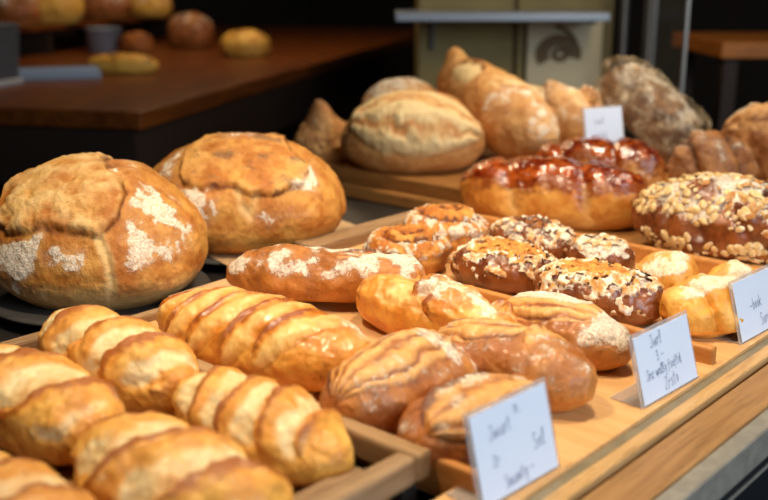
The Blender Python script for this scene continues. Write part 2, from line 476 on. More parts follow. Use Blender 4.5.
part(MB().box(-.9, 2.75, .3365, .3395, -.0585, -.055, .001), 'panel_bead', M['metal'], cnt, loc=RC)

# long oak serving tray with cross rails
tr = empty('serving_tray', (1.05, .75, -.032))
tag(tr, 'long oak serving tray with low rails holding batards, swirls and pastries behind the price cards', 'tray')
RT = rel(tr)
part(MB().prism([(.575, .44), (1.47, .44), (1.47, 1.175), (1.10, 1.175), (1.10, 1.094), (.658, 1.094), (.658, .497), (.575, .497)], -.018, 0), 'base_board', M['board'], tr, loc=RT)
part(MB().box(1.4705, 2.2, .44, .70, -.018, -.0005, .002), 'base_board', M['board'], tr, loc=RT)
for x0, x1, y1 in ((.6565, .668, 1.085), (1.094, 1.108, .83), (1.436, 1.452, 1.175)):
    part(MB().box(x0, x1, .462 if x0 < 1 else .445 if x0 > 1.2 else .448, y1, -.016, .028 if x0 > 1.2 else .021, .003), 'side_rail', M['rail'], tr, loc=RT)
part(MB().box(1.11, 1.436, 1.14, 1.19, -.016, .02, .004), 'back_rail', M['grey'], tr, loc=RT)
part(MB().box(.669, 1.093, 1.08, 1.094, -.016, .012, .003), 'back_rail', M['grey'], tr, loc=RT)
part(MB().box(.575, 2.2, .4265, .4405, -.018, -.004, .002), 'groove_channel', M['channel'], tr, loc=RT)
part(MB().box(.575, 2.2, .4105, .427, -.028, -.001, .002), 'front_rail', M['railx'], tr, loc=RT)
for x, y in ((.72, .5), (2.1, .5), (.72, 1.04), (1.4, 1.1)):
    part(MB().box(x-.02, x+.02, y-.02, y+.02, -.032, -.017), 'foot', M['gap'], tr, loc=RT)

# weathered slatted tray at the near left
st = empty('slatted_tray', (.3, .8, -.032))
tag(st, 'weathered grey-brown slatted wooden tray under the rows of slashed yellow rolls', 'tray')
RS = rel(st)
part(MB().box(.633, .655, .522, 1.13, .003, .031, .004), 'side_rail', M['greyy'], st, loc=RS)
part(MB().box(-.18, -.158, .522, 1.13, .003, .031, .004), 'side_rail', M['greyy'], st, loc=RS)
part(MB().box(-.158, .633, .522, .544, .003, .0305, .004), 'front_rail', M['grey'], st, loc=RS)
part(MB().box(-.158, .633, 1.108, 1.13, -.012, .012, .004), 'back_rail', M['grey'], st, loc=RS)
part(MB().box(-.155, .600, .556, .572, -.018, .020, .003), 'inner_bar', M['grey'], st, loc=RS)
y = .575
part(MB().box(-.158, .633, .545, .555, -.0225, -.012, .002), 'slat', M['slat'], st, loc=RS)
for k in range(9):
    part(MB().box(-.158, .633, y+.014, y+.052, -.022, -.004, .003), 'slat', M['slat'], st, loc=RS); y += .058
part(MB().box(-.16, .64, .545, 1.108, -.0295, -.0225), 'under_panel', M['gap'], st, loc=RS)
for x, y in ((-.15, .53), (.63, .53), (-.15, 1.11), (.63, 1.11)):
    part(MB().box(x-.008, x+.012, y, y+.015, -.032, .004), 'foot', M['gap'], st, loc=RS)

# ------------------------------------------------------------------ breads: slashed yellow rolls
G1 = 'slashed yellow rolls on the slatted tray'
def roll(loc, L, W, H, beta, pitch, ph, seed, label, rz=V_, **k):
    o = bread('bread_roll', loc, rz, L, W, H, M['roll'],
              [saw(beta, pitch, ph, amp=k.pop('amp', .010), u1=k.pop('u1', .92), a0=-1.0, a1=.95, palew=1.0), flour(.22, s=seed)],
              nu=190, nv=120, pe=2.6, seed=seed, toast=.38, lump=.004, **k)
    return tag(o, label, 'bread', G1)
roll((.585, .922, -.004), .27, .100, .082, .35, .062, .1, 3, 'slashed yellow roll next to the golden batard, far one of its row')
roll((.586, .680, -.004), .235, .096, .072, -.42, .044, .55, 5, 'slashed yellow roll whose near end points at the slatted tray corner', taper=-.05, amp=.008, u1=.78)
roll((.467, .890, -.004), .255, .115, .075, .45, .085, .4, 8, 'pale slashed roll at the left edge below the left boule')
roll((.458, .645, -.004), .24, .118, .074, .5, .068, .25, 11, 'large pale slashed roll in the bottom left, second row from the oak tray', amp=.012)
roll((.335, .70, -.004), .25, .105, .065, .4, .06, .7, 14, 'roll cut off by the bottom left corner of the view')
roll((.395, 1.05, -.004), .11, .09, .05, .4, .06, .2, 15, 'small roll just showing at the left edge under the left boule')

# ------------------------------------------------------------------ breads on the oak tray
o = bread('golden_batard', (.734, .846, 0), V_+.12, .322, .128, .083, M['gold'],
          [cut(c_, a_, g_, .17, .046, depth=.004, lip=.004, bulge=.0055, ridges=1, palew=.65, dk=.38, curve=-.006) for c_, a_, g_ in ((-.78, -.02, 1.15), (-.46, -.06, 1.2), (-.15, -.10, 1.12), (.17, -.06, 1.2), (.48, .0, 1.15))]+
          [flour(.75, a0=-.2, a1=1., u0=.45, u1=1.0, thr=.25)], nu=220, nv=130, seed=21, toast=.3, pe=2.3)
tag(o, 'glossy golden batard with diagonal slashes along the left rail of the oak tray', 'bread')
o = bread('floury_batard', (.955, .957, .0135), V_+.62, .285, .10, .068, M['floury'],
          [cut(.5, .0, .3, .12, .03, ridges=3, palew=.6), flour(1.15, a0=-1., scale=34, thr=.3)], seed=23, toast=.45, lump=.008, nu=190, nv=120)
tag(o, 'rust-brown batard speckled white with flour behind the golden batard', 'bread')
o = bread('twisted_batard', (.950, .757, 0), V_+.02, .245, .104, .074, M['gold'],
          [saw(-.75, .092, .15, amp=.012, a0=-.9, a1=.95, palew=.75, darkw=.6, wob=.25), flour(.8, a0=-.6, u0=-.2, thr=.2, scale=22)], nu=190, nv=120, seed=25, toast=.4)
tag(o, 'orange twisted batard with floury lobes in front of the spiral buns', 'bread')
o = bread('scored_batard', (.750, .640, 0), FACE+.80, .200, .115, .073, M['batard'],
          [cut(-.10, .10, .10, .185, .085, depth=.003, lip=.006, bulge=.008, ridges=5, rid=.0024), flour(.8, a0=-1.1, a1=.4, u0=.1, thr=.25, scale=34), flour(.42, scale=40, thr=.25, s=9)], nu=190, nv=130, seed=27, toast=.35, pe=2.7)
tag(o, 'brown batard with a fan of torn ridges, touching the golden batard', 'bread')
o = bread('scored_batard', (.735, .538, 0), FACE+.72, .165, .108, .058, M['batard'],
          [cut(.05, -.28, .05, .16, .075, depth=.002, lip=.006, bulge=.007, ridges=3, rid=.0024, palew=.9), flour(.62, a0=-1., a1=1., thr=.25, scale=34)], nu=180, nv=130, seed=29, toast=.35, pe=2.5)
tag(o, 'brown batard half hidden by the nearest price card', 'bread')
o = bread('scored_batard', (.870, .582, 0), V_+.02, .20, .095, .073, M['batard'],
          [cut(-.40, .05, .25, .15, .055, depth=.003, lip=.008, bulge=.006, ridges=4, palew=1., rid=.0024), cut(.35, .25, 1.1, .055, .03, ridges=1, palew=1., dk=.2), flour(.5, a0=-1.1, thr=.28, scale=40)], nu=190, nv=130, seed=31, toast=.3, pe=2.7)
tag(o, 'blunt-ended brown batard casting a shadow on bare oak between two price cards', 'bread')
o = bread('scored_batard', (1.003, .600, 0), V_+.0, .187, .094, .068, M['batard'],
          [cut(-.2, -.15, .15, .16, .05, depth=.003, lip=.006, bulge=.006, ridges=4, palew=1., rid=.0024), flour(1.6, a0=-.2, a1=1.3, u0=-1, u1=.35, scale=10), flour(.9, u0=.3, scale=24, s=3, thr=.1)], nu=180, nv=130, seed=33, toast=.3)
tag(o, 'batard with a thick white flour cap in front of the dark iced pastry', 'bread')

G2 = 'spiral buns at the back of the oak tray'
def swirl(loc, D, H, rz, seed, label, **k):
    o = bread('spiral_bun', loc, rz, D, D*.95, H, M['swirl'], [spiral(**k)], nu=130, nv=150, pe=2.0, n=2.4, seed=seed, toast=.2, lump=.003, base=.45)
    return tag(o, label, 'pastry', G2)
swirl((1.163, .985, 0), .140, .062, .4, 41, 'spiral bun with crumbly orange middle, left one of the two', turns=2.4, fl=.6, amp=.009)
swirl((1.29, 1.008, 0), .142, .072, 1.6, 43, 'spiral bun with a white floury rim, behind the crumbly spiral bun', turns=2.0, fl=1.1, amp=.009)

def ring_mask(r0, r1, r2, r3, ox=0, oy=0, wob=.35, brk=.0):
    def f(q):
        rr = np.hypot(q.x/(q.L/2)-ox, q.y/(q.W/2)-oy)+wob*.5*fbm(q.P, 34, 3, q.seed+51)
        m = ss(rr, r0, r1)*ss(rr, r3, r2)*ss(q.up, -.35, .05)
        return m*ss(fbm(q.P, 70, 3, q.seed+77, .6), brk-.25, brk+.1)
    return f
def ring_paint(r0, r1, r2, r3, amt=1., centre=0.):
    def f(q):
        rr = np.hypot(q.x/(q.L/2), q.y/(q.W/2))+.2*fbm(q.P, 34, 3, q.seed+51)
        m = ss(rr, r0, r1)*ss(rr, r3, r2)*ss(q.up, .05, .45)
        cen = ss(rr, r0+.12, r0-.12)*ss(q.up, .3, .6)
        cr = fbm(q.P, 90, 3, q.seed+6)
        return m*.0025*cr+cen*.003*cr-.004*cen, cen*centre*(.8+.8*cr), cen*(.3-.9*cr)*.5, m*amt*np.clip(.8+.9*fbm(q.P, 30, 3, q.seed+8), 0, 1.2)
    return f
def pastry(loc, L, W, H, rz, seed, label, rings, feats=(), **k):
    tops = []
    if rings[1]: tops.append(('orange_crumble', M['crumble'], rings[1], .0022))
    tops.append(('sugar_topping', M['icing'], rings[0], .0030))
    o = bread('iced_pastry', loc, rz, L, W, H, M['dark'], feats, nu=140, nv=120, pe=2.2, n=2.3, seed=seed, toast=.5, lump=.004, underpale=0, topping=tops, **k)
    return tag(o, label, 'pastry')
pastry((1.195, .818, 0), .175, .118, .066, V_+.15, 51, 'dark glossy pastry with orange crumble top in front of the spiral buns', (ring_mask(.45, .6, .85, 1.0, brk=-.06), ring_mask(-2, -1, .62, .85, brk=-.5)), [ring_paint(.55, .65, .85, 1., .35, .9)])
pastry((1.365, .88, 0), .16, .10, .060, V_, 53, 'brown pastry with a floury rim at the right rail, behind the crumble pastry', (ring_mask(.45, .6, .9, 1.1, brk=.02), None), [ring_paint(.4, .5, .95, 1.1, .55, .5)])
pastry((1.345, .745, 0), .11, .09, .058, V_, 55, 'small pastry under a thick white sugar cap by the right rail', (ring_mask(-2, -1, .75, .95, brk=-.1), None), [ring_paint(-1, -.5, .85, 1.0, 1.3)])
pastry((1.164, .645, 0), .185, .11, .072, V_+.1, 57, 'dark glossy pastry with white icing ring, behind the batard with the flour cap', (ring_mask(.45, .58, .84, 1.05, wob=.5, brk=-.3), ring_mask(-2, -1, .5, .68, brk=-.5)), [ring_paint(.5, .6, 1.0, 1.2, .6, .9)])

G3 = 'golden sugared rolls by the right rail'
def sugar(loc, L, W, H, rz, seed, label, n_=2):
    o = bread('sugared_roll', loc, rz, L, W, H, M['sugar'], [grooves(n_, .006, .0, .25, dk=.25, pl=.3), flour(1.15, a0=-.6, a1=.9, thr=.25, scale=16, up0=.2)], seed=seed, toast=.1, lump=.008, lumpscale=18, pe=2.2)
    return tag(o, label, 'pastry', G3)
sugar((1.30, .612, 0), .105, .085, .066, .6, 61, 'golden sugared roll beside the small white-capped pastry')
sugar((1.205, .515, 0), .105, .10, .07, -.5, 63, 'golden sugared roll nearest the middle price card')
sugar((1.325, .525, 0), .10, .075, .06, .2, 65, 'golden sugared roll behind the price card at the right edge')

# ------------------------------------------------------------------ the two boules on slate plates
def plate(loc, r, label):
    b = MB().lathe([(r*.55, -.022), (r*.6, -.008), (r-.006, -.006), (r, -.003), (r-.001, 0), (r-.008, .001), (.01, .0005)], 72)
    o = b.build('slate_plate', M['slate'], None, (loc[0], loc[1], loc[2]+Z0), True)
    return tag(o, label, 'plate', 'slate plates under the big loaves')
plate((.800, 1.285, -.010), .165, 'round slate plate under the left boule')
plate((1.135, 1.342, -.010), .150, 'round slate plate under the right boule')
def shoulder(k, c0, c1, l=0.):
    return lambda u, x, y, z, L, W, H: (x, y, z*(1-k*ss(x/(L/2), c0, c1)-l*ss(-x/(L/2), .3, 1)))
boule1 = bread('boule', (.800, 1.275, -.009), FACE, .314, .29, .196, M['boule'], [
    patch([(-.92, .50), (-.4, .49), (.0, .47), (.25, .44), (.40, .56), (.45, .72), (.36, .88), (.1, 1.0), (-.1, 1.2), (-.6, 1.1), (-.88, .82)], rise=.005, pale=.6),
    crack([(.25, .44), (.33, .30), (.35, .16), (.28, .0)], .03, .004, .9),
    dust([(-.93, .46), (-.9, .28), (-.62, .12), (-.5, .16), (-.32, .26), (-.28, .47)], 1.7, s=1),
    dust([(-.34, .36), (-.2, .24), (.15, .26), (.1, .38)], 1.2, s=2),
    dust([(.45, .62), (.42, .42), (.55, .26), (.95, .30), (1.0, .55), (.7, .80), (.5, .88)], 1.4, s=3, streak=14, rot=1.1),
    dust([(-1.1, .5), (-1.1, .95), (-.7, 1.05), (-.9, .8), (-.95, .5)], 1., s=4),
    dust([(-.9, .16), (-.3, .02), (-.3, .12), (-.8, .25)], .7, s=6),
    dust([(.15, 1.0), (.5, .85), (.45, .95), (.2, 1.1)], 1., s=5)],
    nu=240, nv=220, pe=2.3, n=2.2, base=.36, seed=71, toast=.15, lump=.007, lumpscale=9, underpale=.6, shape=shoulder(.14, .2, .9))
tag(boule1, 'large round boule with a torn tan crown and white flour, left of the two', 'bread')
boule2 = bread('boule', (1.130, 1.342, -.0065), FACE, .372, .30, .178, M['boule'], [
    patch([(-.56, .86), (-.3, 1.1), (.1, 1.2), (.5, 1.0), (.84, .74), (.80, .54), (.5, .44), (.2, .44), (.05, .52), (-.4, .50), (-.58, .62)], rise=.006, pale=.3, bump=.004),
    dust([(-.62, .58), (-.1, .48), (-.10, .30), (-.3, .12), (-.47, .22)], 1.8, s=1, streak=22, rot=-.5),
    dust([(.55, .40), (.80, .50), (.97, .45), (.95, .72), (.86, .80), (.60, .54)], 1.8, s=2, streak=18, rot=.9),
    dust([(-.98, .50), (-.9, .75), (-.6, .95), (-.62, .62)], 1.8, s=3, streak=12, rot=2.),
    dust([(-.1, 1.02), (.2, 1.02), (.2, .94), (-.05, .96)], 1.8, s=4),
    dust([(.1, .3), (.5, .2), (.9, .3), (.9, .36), (.4, .34)], .7, s=7),
    dust([(-.60, .54), (-.22, .48), (-.2, .34), (-.4, .24)], 1.7, s=11), dust([(.66, .46), (.9, .5), (.9, .7), (.74, .6)], 1.6, s=12),
    crack([(.1, .48), (.14, .36), (.24, .26)], .03, .003, .6), crack([(.3, .44), (.24, .30)], .03, .003, .5)],
    nu=240, nv=220, pe=2.3, n=2.15, base=.36, seed=73, toast=.35, lump=.007, lumpscale=9, underpale=.15, shape=shoulder(.12, .5, 1., .12))
tag(boule2, 'large round boule with rust-brown crown and streaks of flour, right of the two', 'bread')

def sheet(name, poly, z, label, mat=None, wave=.0006):
    n = 10
    p = [Vector((*q, 0)) for q in poly]
    v = []; f = []
    for lay in (0, 1):
        for i in range(n+1):
            for j in range(n+1):
                s, t_ = i/n, j/n
                q = p[0]*(1-s)*(1-t_)+p[1]*s*(1-t_)+p[2]*s*t_+p[3]*(1-s)*t_
                v.append((q.x, q.y, z+lay*.0006+wave*(math.sin(q.x*40)+math.sin(q.y*31))*.5+wave))
    k = (n+1)**2
    for i in range(n):
        for j in range(n):
            a = i*(n+1)+j; b = a+n+1
            f += [(a, b, b+1, a+1), (k+a, k+a+1, k+b+1, k+b)]
    for i in range(n):
        for a, b in ((i, i+1), (n*(n+1)+i+1, n*(n+1)+i), ((i+1)*(n+1), i*(n+1)), (i*(n+1)+n, (i+1)*(n+1)+n)):
            f.append((b, a, k+a, k+b))
    o = MB().add([(x, y, zz+Z0) for x, y, zz in v], f).build(name, M['kraft'])
    return tag(o, label, 'paper')
sheet('parchment_sheet', [(.80, 1.118), (1.13, 1.14), (1.10, .99), (.80, .99)], .0125, 'kraft paper sheet with a square corner sticking out behind the floury batard')
sheet('parchment_sheet', [(1.0, 1.22), (1.33, 1.22), (1.36, 1.33), (1.05, 1.42)], -.009, 'kraft paper sheet whose tip sticks out right of the right boule')

# ------------------------------------------------------------------ second tray at the right: glazed and nutty breads
t2 = empty('rear_tray', (1.8, .9, -.032))
tag(t2, 'wooden tray beyond the right rail under the glazed plait and the nut loaf', 'tray')
R2 = rel(t2)
part(MB().box(1.4705, 2.40, .705, 1.19, -.032, -.012, .003), 'base_board', M['back'], t2, loc=R2)
part(MB().box(2.385, 2.40, .705, 1.19, -.012, .02, .003), 'side_rail', M['back'], t2, loc=R2)

soft_bake = lambda q: (0*q.z, None, .75*ss(q.up+.3*q.nz, -.05, .55), None)
def glaze_mask(lo):
    return lambda q: ss(q.up+.35*fbm(q.P, 16, 2, q.seed+3), lo, lo+.25)
o = bread('glazed_plait', (1.635, 1.01, -.011), V_+.35, .37, .155, .118, M['glazed'], [grooves(2.6, .006, .16, .15, dk=.3, pl=.4), saw(.7, .12, .2, amp=.004, palew=.1, darkw=.2), soft_bake],
          nu=190, nv=130, seed=81, pe=3.0, n=2.5, toast=.35, topping=[('caramel_glaze', M['glaze'], glaze_mask(.42), .0014)])
tag(o, 'plaited bun with dark red-brown caramel glaze, front one of the two', 'pastry', 'caramel glazed plaits')
o = bread('glazed_plait', (1.86, 1.04, -.011), V_+.35, .29, .15, .128, M['glazed'], [grooves(2.6, .007, .3, .15, dk=.3, pl=.3), saw(.7, .11, .2, amp=.005, palew=.1, darkw=.2), soft_bake],
          nu=170, nv=120, seed=83, pe=2.8, n=2.5, toast=.35, topping=[('caramel_glaze', M['glaze'], glaze_mask(.38), .0014)])
tag(o, 'plaited bun with caramel glaze, rear one in front of the small far price card', 'pastry', 'caramel glazed plaits')

# nut loaf with individually placed chopped nuts
nut = bread('nut_loaf', (1.61, .655, -.0005), V_+.15, .31, .17, .122, M['dark'], [grooves(2, .004, .2, .2, dk=.3), flour(1.1, thr=.25, scale=18, up0=-.1)],
            nu=150, nv=120, seed=91, pe=2.5, n=2.4, toast=.65, base=.35, lump=.012, lumpscale=18)
tag(nut, 'glossy brown loaf crusted with chopped nuts at the right edge', 'bread')
def nut_geo(rs, s):
    k = rs.uniform(.45, 1.3); ax = np.array([rs.uniform(.9, 1.5), rs.uniform(.7, 1.), rs.uniform(.35, .6)])*s*k
    v = []; n_, m_ = 5, 7
    for i in range(n_+1):
        for j in range(m_):
            ph = PI*i/n_; t_ = 2*PI*j/m_
            w = 1+rs.uniform(-.16, .16)
            v.append((ax[0]*math.sin(ph)*math.cos(t_)*w, ax[1]*math.sin(ph)*math.sin(t_)*w, ax[2]*math.cos(ph)*w))
    f = [(i*m_+j, i*m_+(j+1) % m_, (i+1)*m_+(j+1) % m_, (i+1)*m_+j) for i in range(n_) for j in range(m_)]
    return v, f
rs = np.random.default_rng(5)
q = o_info[nut.name]
cand = []
mid = np.clip(q.z/q.H, 0, 1)
dens = ss(mid, .42, .74)*1.3+ss(mid, .30, .22)*ss(mid, .03, .08)*1.1
dens = dens*np.clip(.55+1.3*fbm(q.P, 16, 2, 7), 0, 2)
idx = np.argwhere((rs.random(dens.shape) < dens*.2))
rs.shuffle(idx)
place = []
for i, j in idx:
    p = q.P2[i, j]
    if all(np.linalg.norm(p-r_[0]) > .0085 for r_ in place): place.append((p, q.N[i, j]))
    if len(place) >= 420: break
view = np.array([math.sin(0)+.9, -.35, .6])      # nuts on the near side first
place.sort(key=lambda pn: -float(pn[1]@view))
rest = MB()
nut_protos = []
for k in range(8):
    v, f = nut_geo(rs, .0078); mb = MB().add(v, f)
    me = bpy.data.meshes.new('chopped_nut'); me.from_pydata(mb.v, [], mb.f); me.update(); me.materials.append(M['nut']); nut_protos.append(me)
for k, (p, nn) in enumerate(place):
    rot = Vector(nn).to_track_quat('Z', 'Y').to_matrix().to_4x4() @ Matrix.Rotation(rs.uniform(0, 6.28), 4, 'Z') @ Matrix.Rotation(rs.uniform(-.4, .4), 4, 'X')
    mw = Matrix.Translation(Vector(p)+Vector(nn)*.0015) @ rot
    if k < 98:
        o = bpy.data.objects.new('chopped_nut', nut_protos[k % 8]); C.objects.link(o); o.parent = nut; o.matrix_local = mw
    else:
        v, f = nut_geo(rs, .0078); rest.add([mw @ Vector(a) for a in v], f)
o = rest.build('chopped_nuts', M['nut'], nut); o['kind'] = 'stuff'

# brown loaves at the far right
G4 = 'brown loaves at the far right'
o = bread('brown_loaf', (1.965, .845, -.011), V_+.5, .17, .13, .15, M['brown'], [grooves(2, .008, .2, .4, dk=.5), crumple(.010, 16), flour(.6, thr=.3)], seed=101, pe=2.2, toast=.3, nu=170, nv=120)
tag(o, 'creased brown loaf between the nut loaf and the rear caramel plait', 'bread', G4)
o = bread('brown_loaf', (2.13, .765, -.011), V_+.15, .28, .16, .20, M['brown'], [cut(0, -.1, .1, .26, .09, ridges=2, palew=.9), crumple(.010, 16), flour(1.3, a0=-.3, a1=.6, thr=.1)], seed=103, pe=2.2, toast=.4, nu=170, nv=120)
tag(o, 'large brown loaf with a floury crest at the right edge behind the nut loaf', 'bread', G4)

# ------------------------------------------------------------------ rear board with pale loaves
rb = empty('rear_board', (1.9, 1.5, -.032))
tag(rb, 'thick two-layer wooden board under the pale loaves at the back', 'board')
RB = rel(rb)
part(MB().box(1.59, 2.45, 1.195, 1.74, -.032, -.004, .004), 'lower_plank', M['back'], rb, loc=RB)
part(MB().box(1.615, 2.42, 1.20, 1.72, -.004, .026, .004), 'upper_plank', M['back'], rb, loc=RB)
o = bread('pale_loaf', (1.725, 1.445, .027), FACE-.10, .325, .22, .165, M['white'], [cut(.05, -.50, -.06, .30, .19, depth=.004, lip=.014, bulge=.014, ridges=3, palew=1.0, dk=.25, rid=.006), flour(.12, scale=9)], nu=170, nv=130, seed=111, pe=2.1, toast=.1, underpale=.1, shape=lambda u, x, y, z, L, W, H: (x, y, z*(1-.12*ss(u, .2, 1)-.1*ss(-u, .2, 1))))
tag(o, 'plump pale loaf with one long floury opening on the rear board', 'bread')
o = bread('pale_loaf', (1.90, 1.625, .027), FACE, .22, .16, .175, M['white'], [cut(0, 0, .2, .15, .05, ridges=2, palew=.8), flour(.6, scale=9)], seed=113, pe=2.2, toast=.25)
tag(o, 'pale loaf behind the plump loaf with the long opening', 'bread')
o = bread('pointed_loaf', (1.675, 1.665, .027), FACE+.4, .16, .12, .095, M['white'], [flour(.3), crumple(.008, 16), lambda q: (.048*np.exp(-((q.u+.2)/.3)**2-(q.a/.45)**2), None, .25*np.exp(-((q.u+.25)/.2)**2-(q.a/.3)**2), None)], seed=115, pe=2.2, toast=.5)
tag(o, 'small tan roll with a peaked top left of the plump pale loaf', 'bread')
# long baguettes leaning at the back
o = bread('baguette', (1.955, 1.40, .085), math.radians(-108), .44, .155, .15, M['white'], [cut(-.36, -.42, .15, .10, .058, depth=.004, lip=.009, bulge=.002, ridges=1, palew=1.6, dk=.6), cut(.30, .05, .4, .14, .05, ridges=2, palew=.7, dk=.3), flour(.55, u0=.1, scale=12),
          lambda q: (.03*np.exp(-((q.u+.82)/.10)**2-((q.a+.05)/.3)**2), None, None, None)], nu=190, nv=120, seed=117, pe=2.6, tilt=.30, toast=.25, taper=.12)
tag(o, 'thick baguette with an oval pale cut leaning up behind the plump loaf', 'bread', 'baguettes on the rear board')
o = bread('baguette', (2.125, 1.335, .027), V_+.25, .32, .14, .165, M['white'], [saw(-.6, .085, .2, amp=.014, palew=.9, darkw=.4), flour(.6, scale=12)], seed=119, pe=2.4, toast=.2)
tag(o, 'baguette with deep pale slashes behind the small far price card', 'bread', 'baguettes on the rear board')

# seeded loaf in a crinkled bag
bg = empty('bagged_loaf', (2.19, 1.135, .012), V_+.15)
tag(bg, 'dark seeded loaf in a crinkled clear bag leaning at the back right', 'bread')
i1 = bread('seeded_loaf', (0, 0, 0), 0, .27, .12, .115, M['seed'], [flour(1.0, scale=22, thr=.0), crumple(.006, 22)], seed=121, pe=4.0, n=3.2, parent=bg)
i1.rotation_euler = (0, .66, 0); i1.location = (0, 0, .090)
i2 = bread('crinkled_bag', (0, 0, 0), 0, .30, .132, .128, M['film'], [crumple(.010, 9), crumple(.005, 24, 5)], seed=123, pe=6., n=3.6, parent=bg, lump=.008, nu=140, nv=110)
i2.rotation_euler = (0, .66, 0); i2.location = (0, 0, .085)

# ------------------------------------------------------------------ price cards with handwriting
GL = {'u': [[(0, 1), (0, .3), (.25, 0), (.5, .3), (.5, 1), (.55, 0)]], 'w': [[(0, 1), (.1, 0), (.3, .8), (.5, 0), (.65, 1)]], 'n': [[(0, 0), (0, 1), (.1, .8), (.35, 1), (.45, 0)]],
      'r': [[(0, 0), (0, 1), (.1, .75), (.35, 1)]], 'e': [[(0, .5), (.4, .6), (.3, 1), (.05, .7), (.1, .1), (.45, .15)]], 'l': [[(0, 0), (.2, 1.7), (.05, 1.7), (.05, .1), (.25, 0)]],
      't': [[(.15, 1.7), (.1, .1), (.3, 0)], [(-.1, 1.1), (.4, 1.2)]], 'i': [[(0, 1), (.05, 0), (.2, .1)], [(.05, 1.4), (.1, 1.5)]], 's': [[(.4, .9), (.1, 1), (.1, .6), (.4, .4), (.3, 0), (0, .1)]],
      'z': [[(0, 1), (.4, 1), (0, 0), (.45, 0)]], 'm': [[(0, 0), (0, 1), (.25, .9), (.3, 0), (.35, .9), (.6, .9), (.65, 0)]], 'g': [[(.4, .9), (.05, .9), (.05, .2), (.4, .3), (.4, 1), (.35, -.7), (0, -.6)]],
      'f': [[(.4, 1.6), (.15, 1.5), (.1, -.5)], [(-.05, .8), (.35, .85)]], 'o': [[(.2, 1), (0, .5), (.2, 0), (.4, .5), (.2, 1)]], 'a': [[(.4, .9), (.1, 1), (0, .3), (.2, 0), (.4, .9), (.5, 0)]],
      'd': [[(.4, .8), (.1, .9), (0, .2), (.3, .1), (.45, 1.7), (.45, 0)]], 'b': [[(0, 1.7), (0, 0), (.35, .2), (.3, .9), (0, .7)]], 'k': [[(0, 1.7), (0, 0)], [(.4, 1), (0, .5), (.45, 0)]],
      'S': [[(.5, 1.5), (.15, 1.7), (.05, 1.2), (.5, .7), (.4, .05), (0, .1)]], 'J': [[(.1, 1.6), (.55, 1.7)], [(.4, 1.6), (.4, .1), (.1, 0), (0, .3)]], 'Z': [[(0, 1.6), (.55, 1.6), (0, 0), (.6, 0)]],
      '3': [[(0, 1.4), (.3, 1.6), (.4, 1.2), (.15, .9), (.45, .5), (.3, 0), (0, .1)]], '2': [[(0, 1.3), (.25, 1.6), (.4, 1.2), (0, 0), (.5, 0)]], '-': [[(0, .6), (.7, .65)]], '.': [[(0, 0), (.06, .06)]], ',': [[(.05, .1), (-.05, -.3)]], ' ': []}
def writing(lines, w, h):
    mb = MB()
    for txt, x, y, s, slope, th in lines:
        cx = x
        for ch in txt:
            for st_ in GL.get(ch, []):
                pts = [Vector(((cx+px*s*1.2)*w, (y+slope*(cx-x)+py*s*w/h)*h, 0)) for px, py in st_]
                for a, b in zip(pts[:-1], pts[1:]):
                    d = (b-a); 
                    if d.length < 1e-6: continue
                    nrm = Vector((-d.y, d.x, 0)).normalized()*th/2; e = d.normalized()*th*.4
                    mb.add([a-e-nrm, b+e-nrm, b+e+nrm, a-e+nrm], [(0, 1, 2, 3)])
            adv = max([p[0] for st_ in GL.get(ch, []) for p in st_]+[.25])
            cx += (adv+.22)*s*1.15
    return mb
def card(loc, w, h, rz, lean, lines, label):
    """Origin at the bottom left corner; local x along the card, local -y towards the shopper."""
    o = empty('price_card', loc, rz); tag(o, label, 'price card', 'handwritten price cards in clear stands')
    R = Matrix.Rotation(-lean, 4, 'X')             # leans back
    stand = MB().box(-.004, w+.004, -.0009, .0009, 0, h+.004, .0004, R @ Matrix.Translation((0, .0016, 0)))
    stand.box(-.003, w+.003, .0, .042, 0, .0018, .0005)
    so = stand.build('acrylic_stand', M['acrylic'], o)
    pp = MB().box(.001, w-.001, -.0004, .0004, .0025, h, 0).build('paper_card', M['cardp'], o)
    pp.matrix_local = R @ Matrix.Translation((0, -.0002, 0))
    wr = writing(lines, w, h).build('handwriting', M['ink'], pp)
    wr.matrix_local = Matrix.Translation((0, -.0007, 0)) @ Matrix.Rotation(PI/2, 4, 'X')
    return o
T = .0008
card((.928, .449, .0), .118, .077, -.05, .28, [('Jwrl', .27, .76, .07, .08, T), ('3 -', .34, .55, .06, .05, T), ('Jnz wnllg fseftd,', .12, .34, .055, .05, T), ('Zrsto', .40, .10, .07, .10, T)],
     'white price card with four handwritten lines, standing in front of the sugared rolls')
card((.640, .452, .0), .112, .084, -.05, .25, [('Jwurt', .2, .66, .07, .1, T), ('n.', .55, .82, .07, .1, T), ('2r', .2, .38, .06, .05, T), ('Saumtg -', .3, .1, .06, .10, T), ('Sel', .72, .34, .08, .1, T)],
     'nearest white price card, cut off by the bottom of the view')
card((1.187, .449, .0), .118, .078, -.05, .28, [('-book', .3, .45, .075, .05, T), ('Sonntl', .5, .14, .08, .05, T)],
     'white price card at the right edge in front of the tray end')
card((1.940, 1.122, .078), .106, .088, FACE+.48, .2, [('nuwl', .25, .6, .08, .05, T), ('sem tso', .2, .25, .07, .05, T)],
     'small far price card among the baguettes and the glazed plaits')

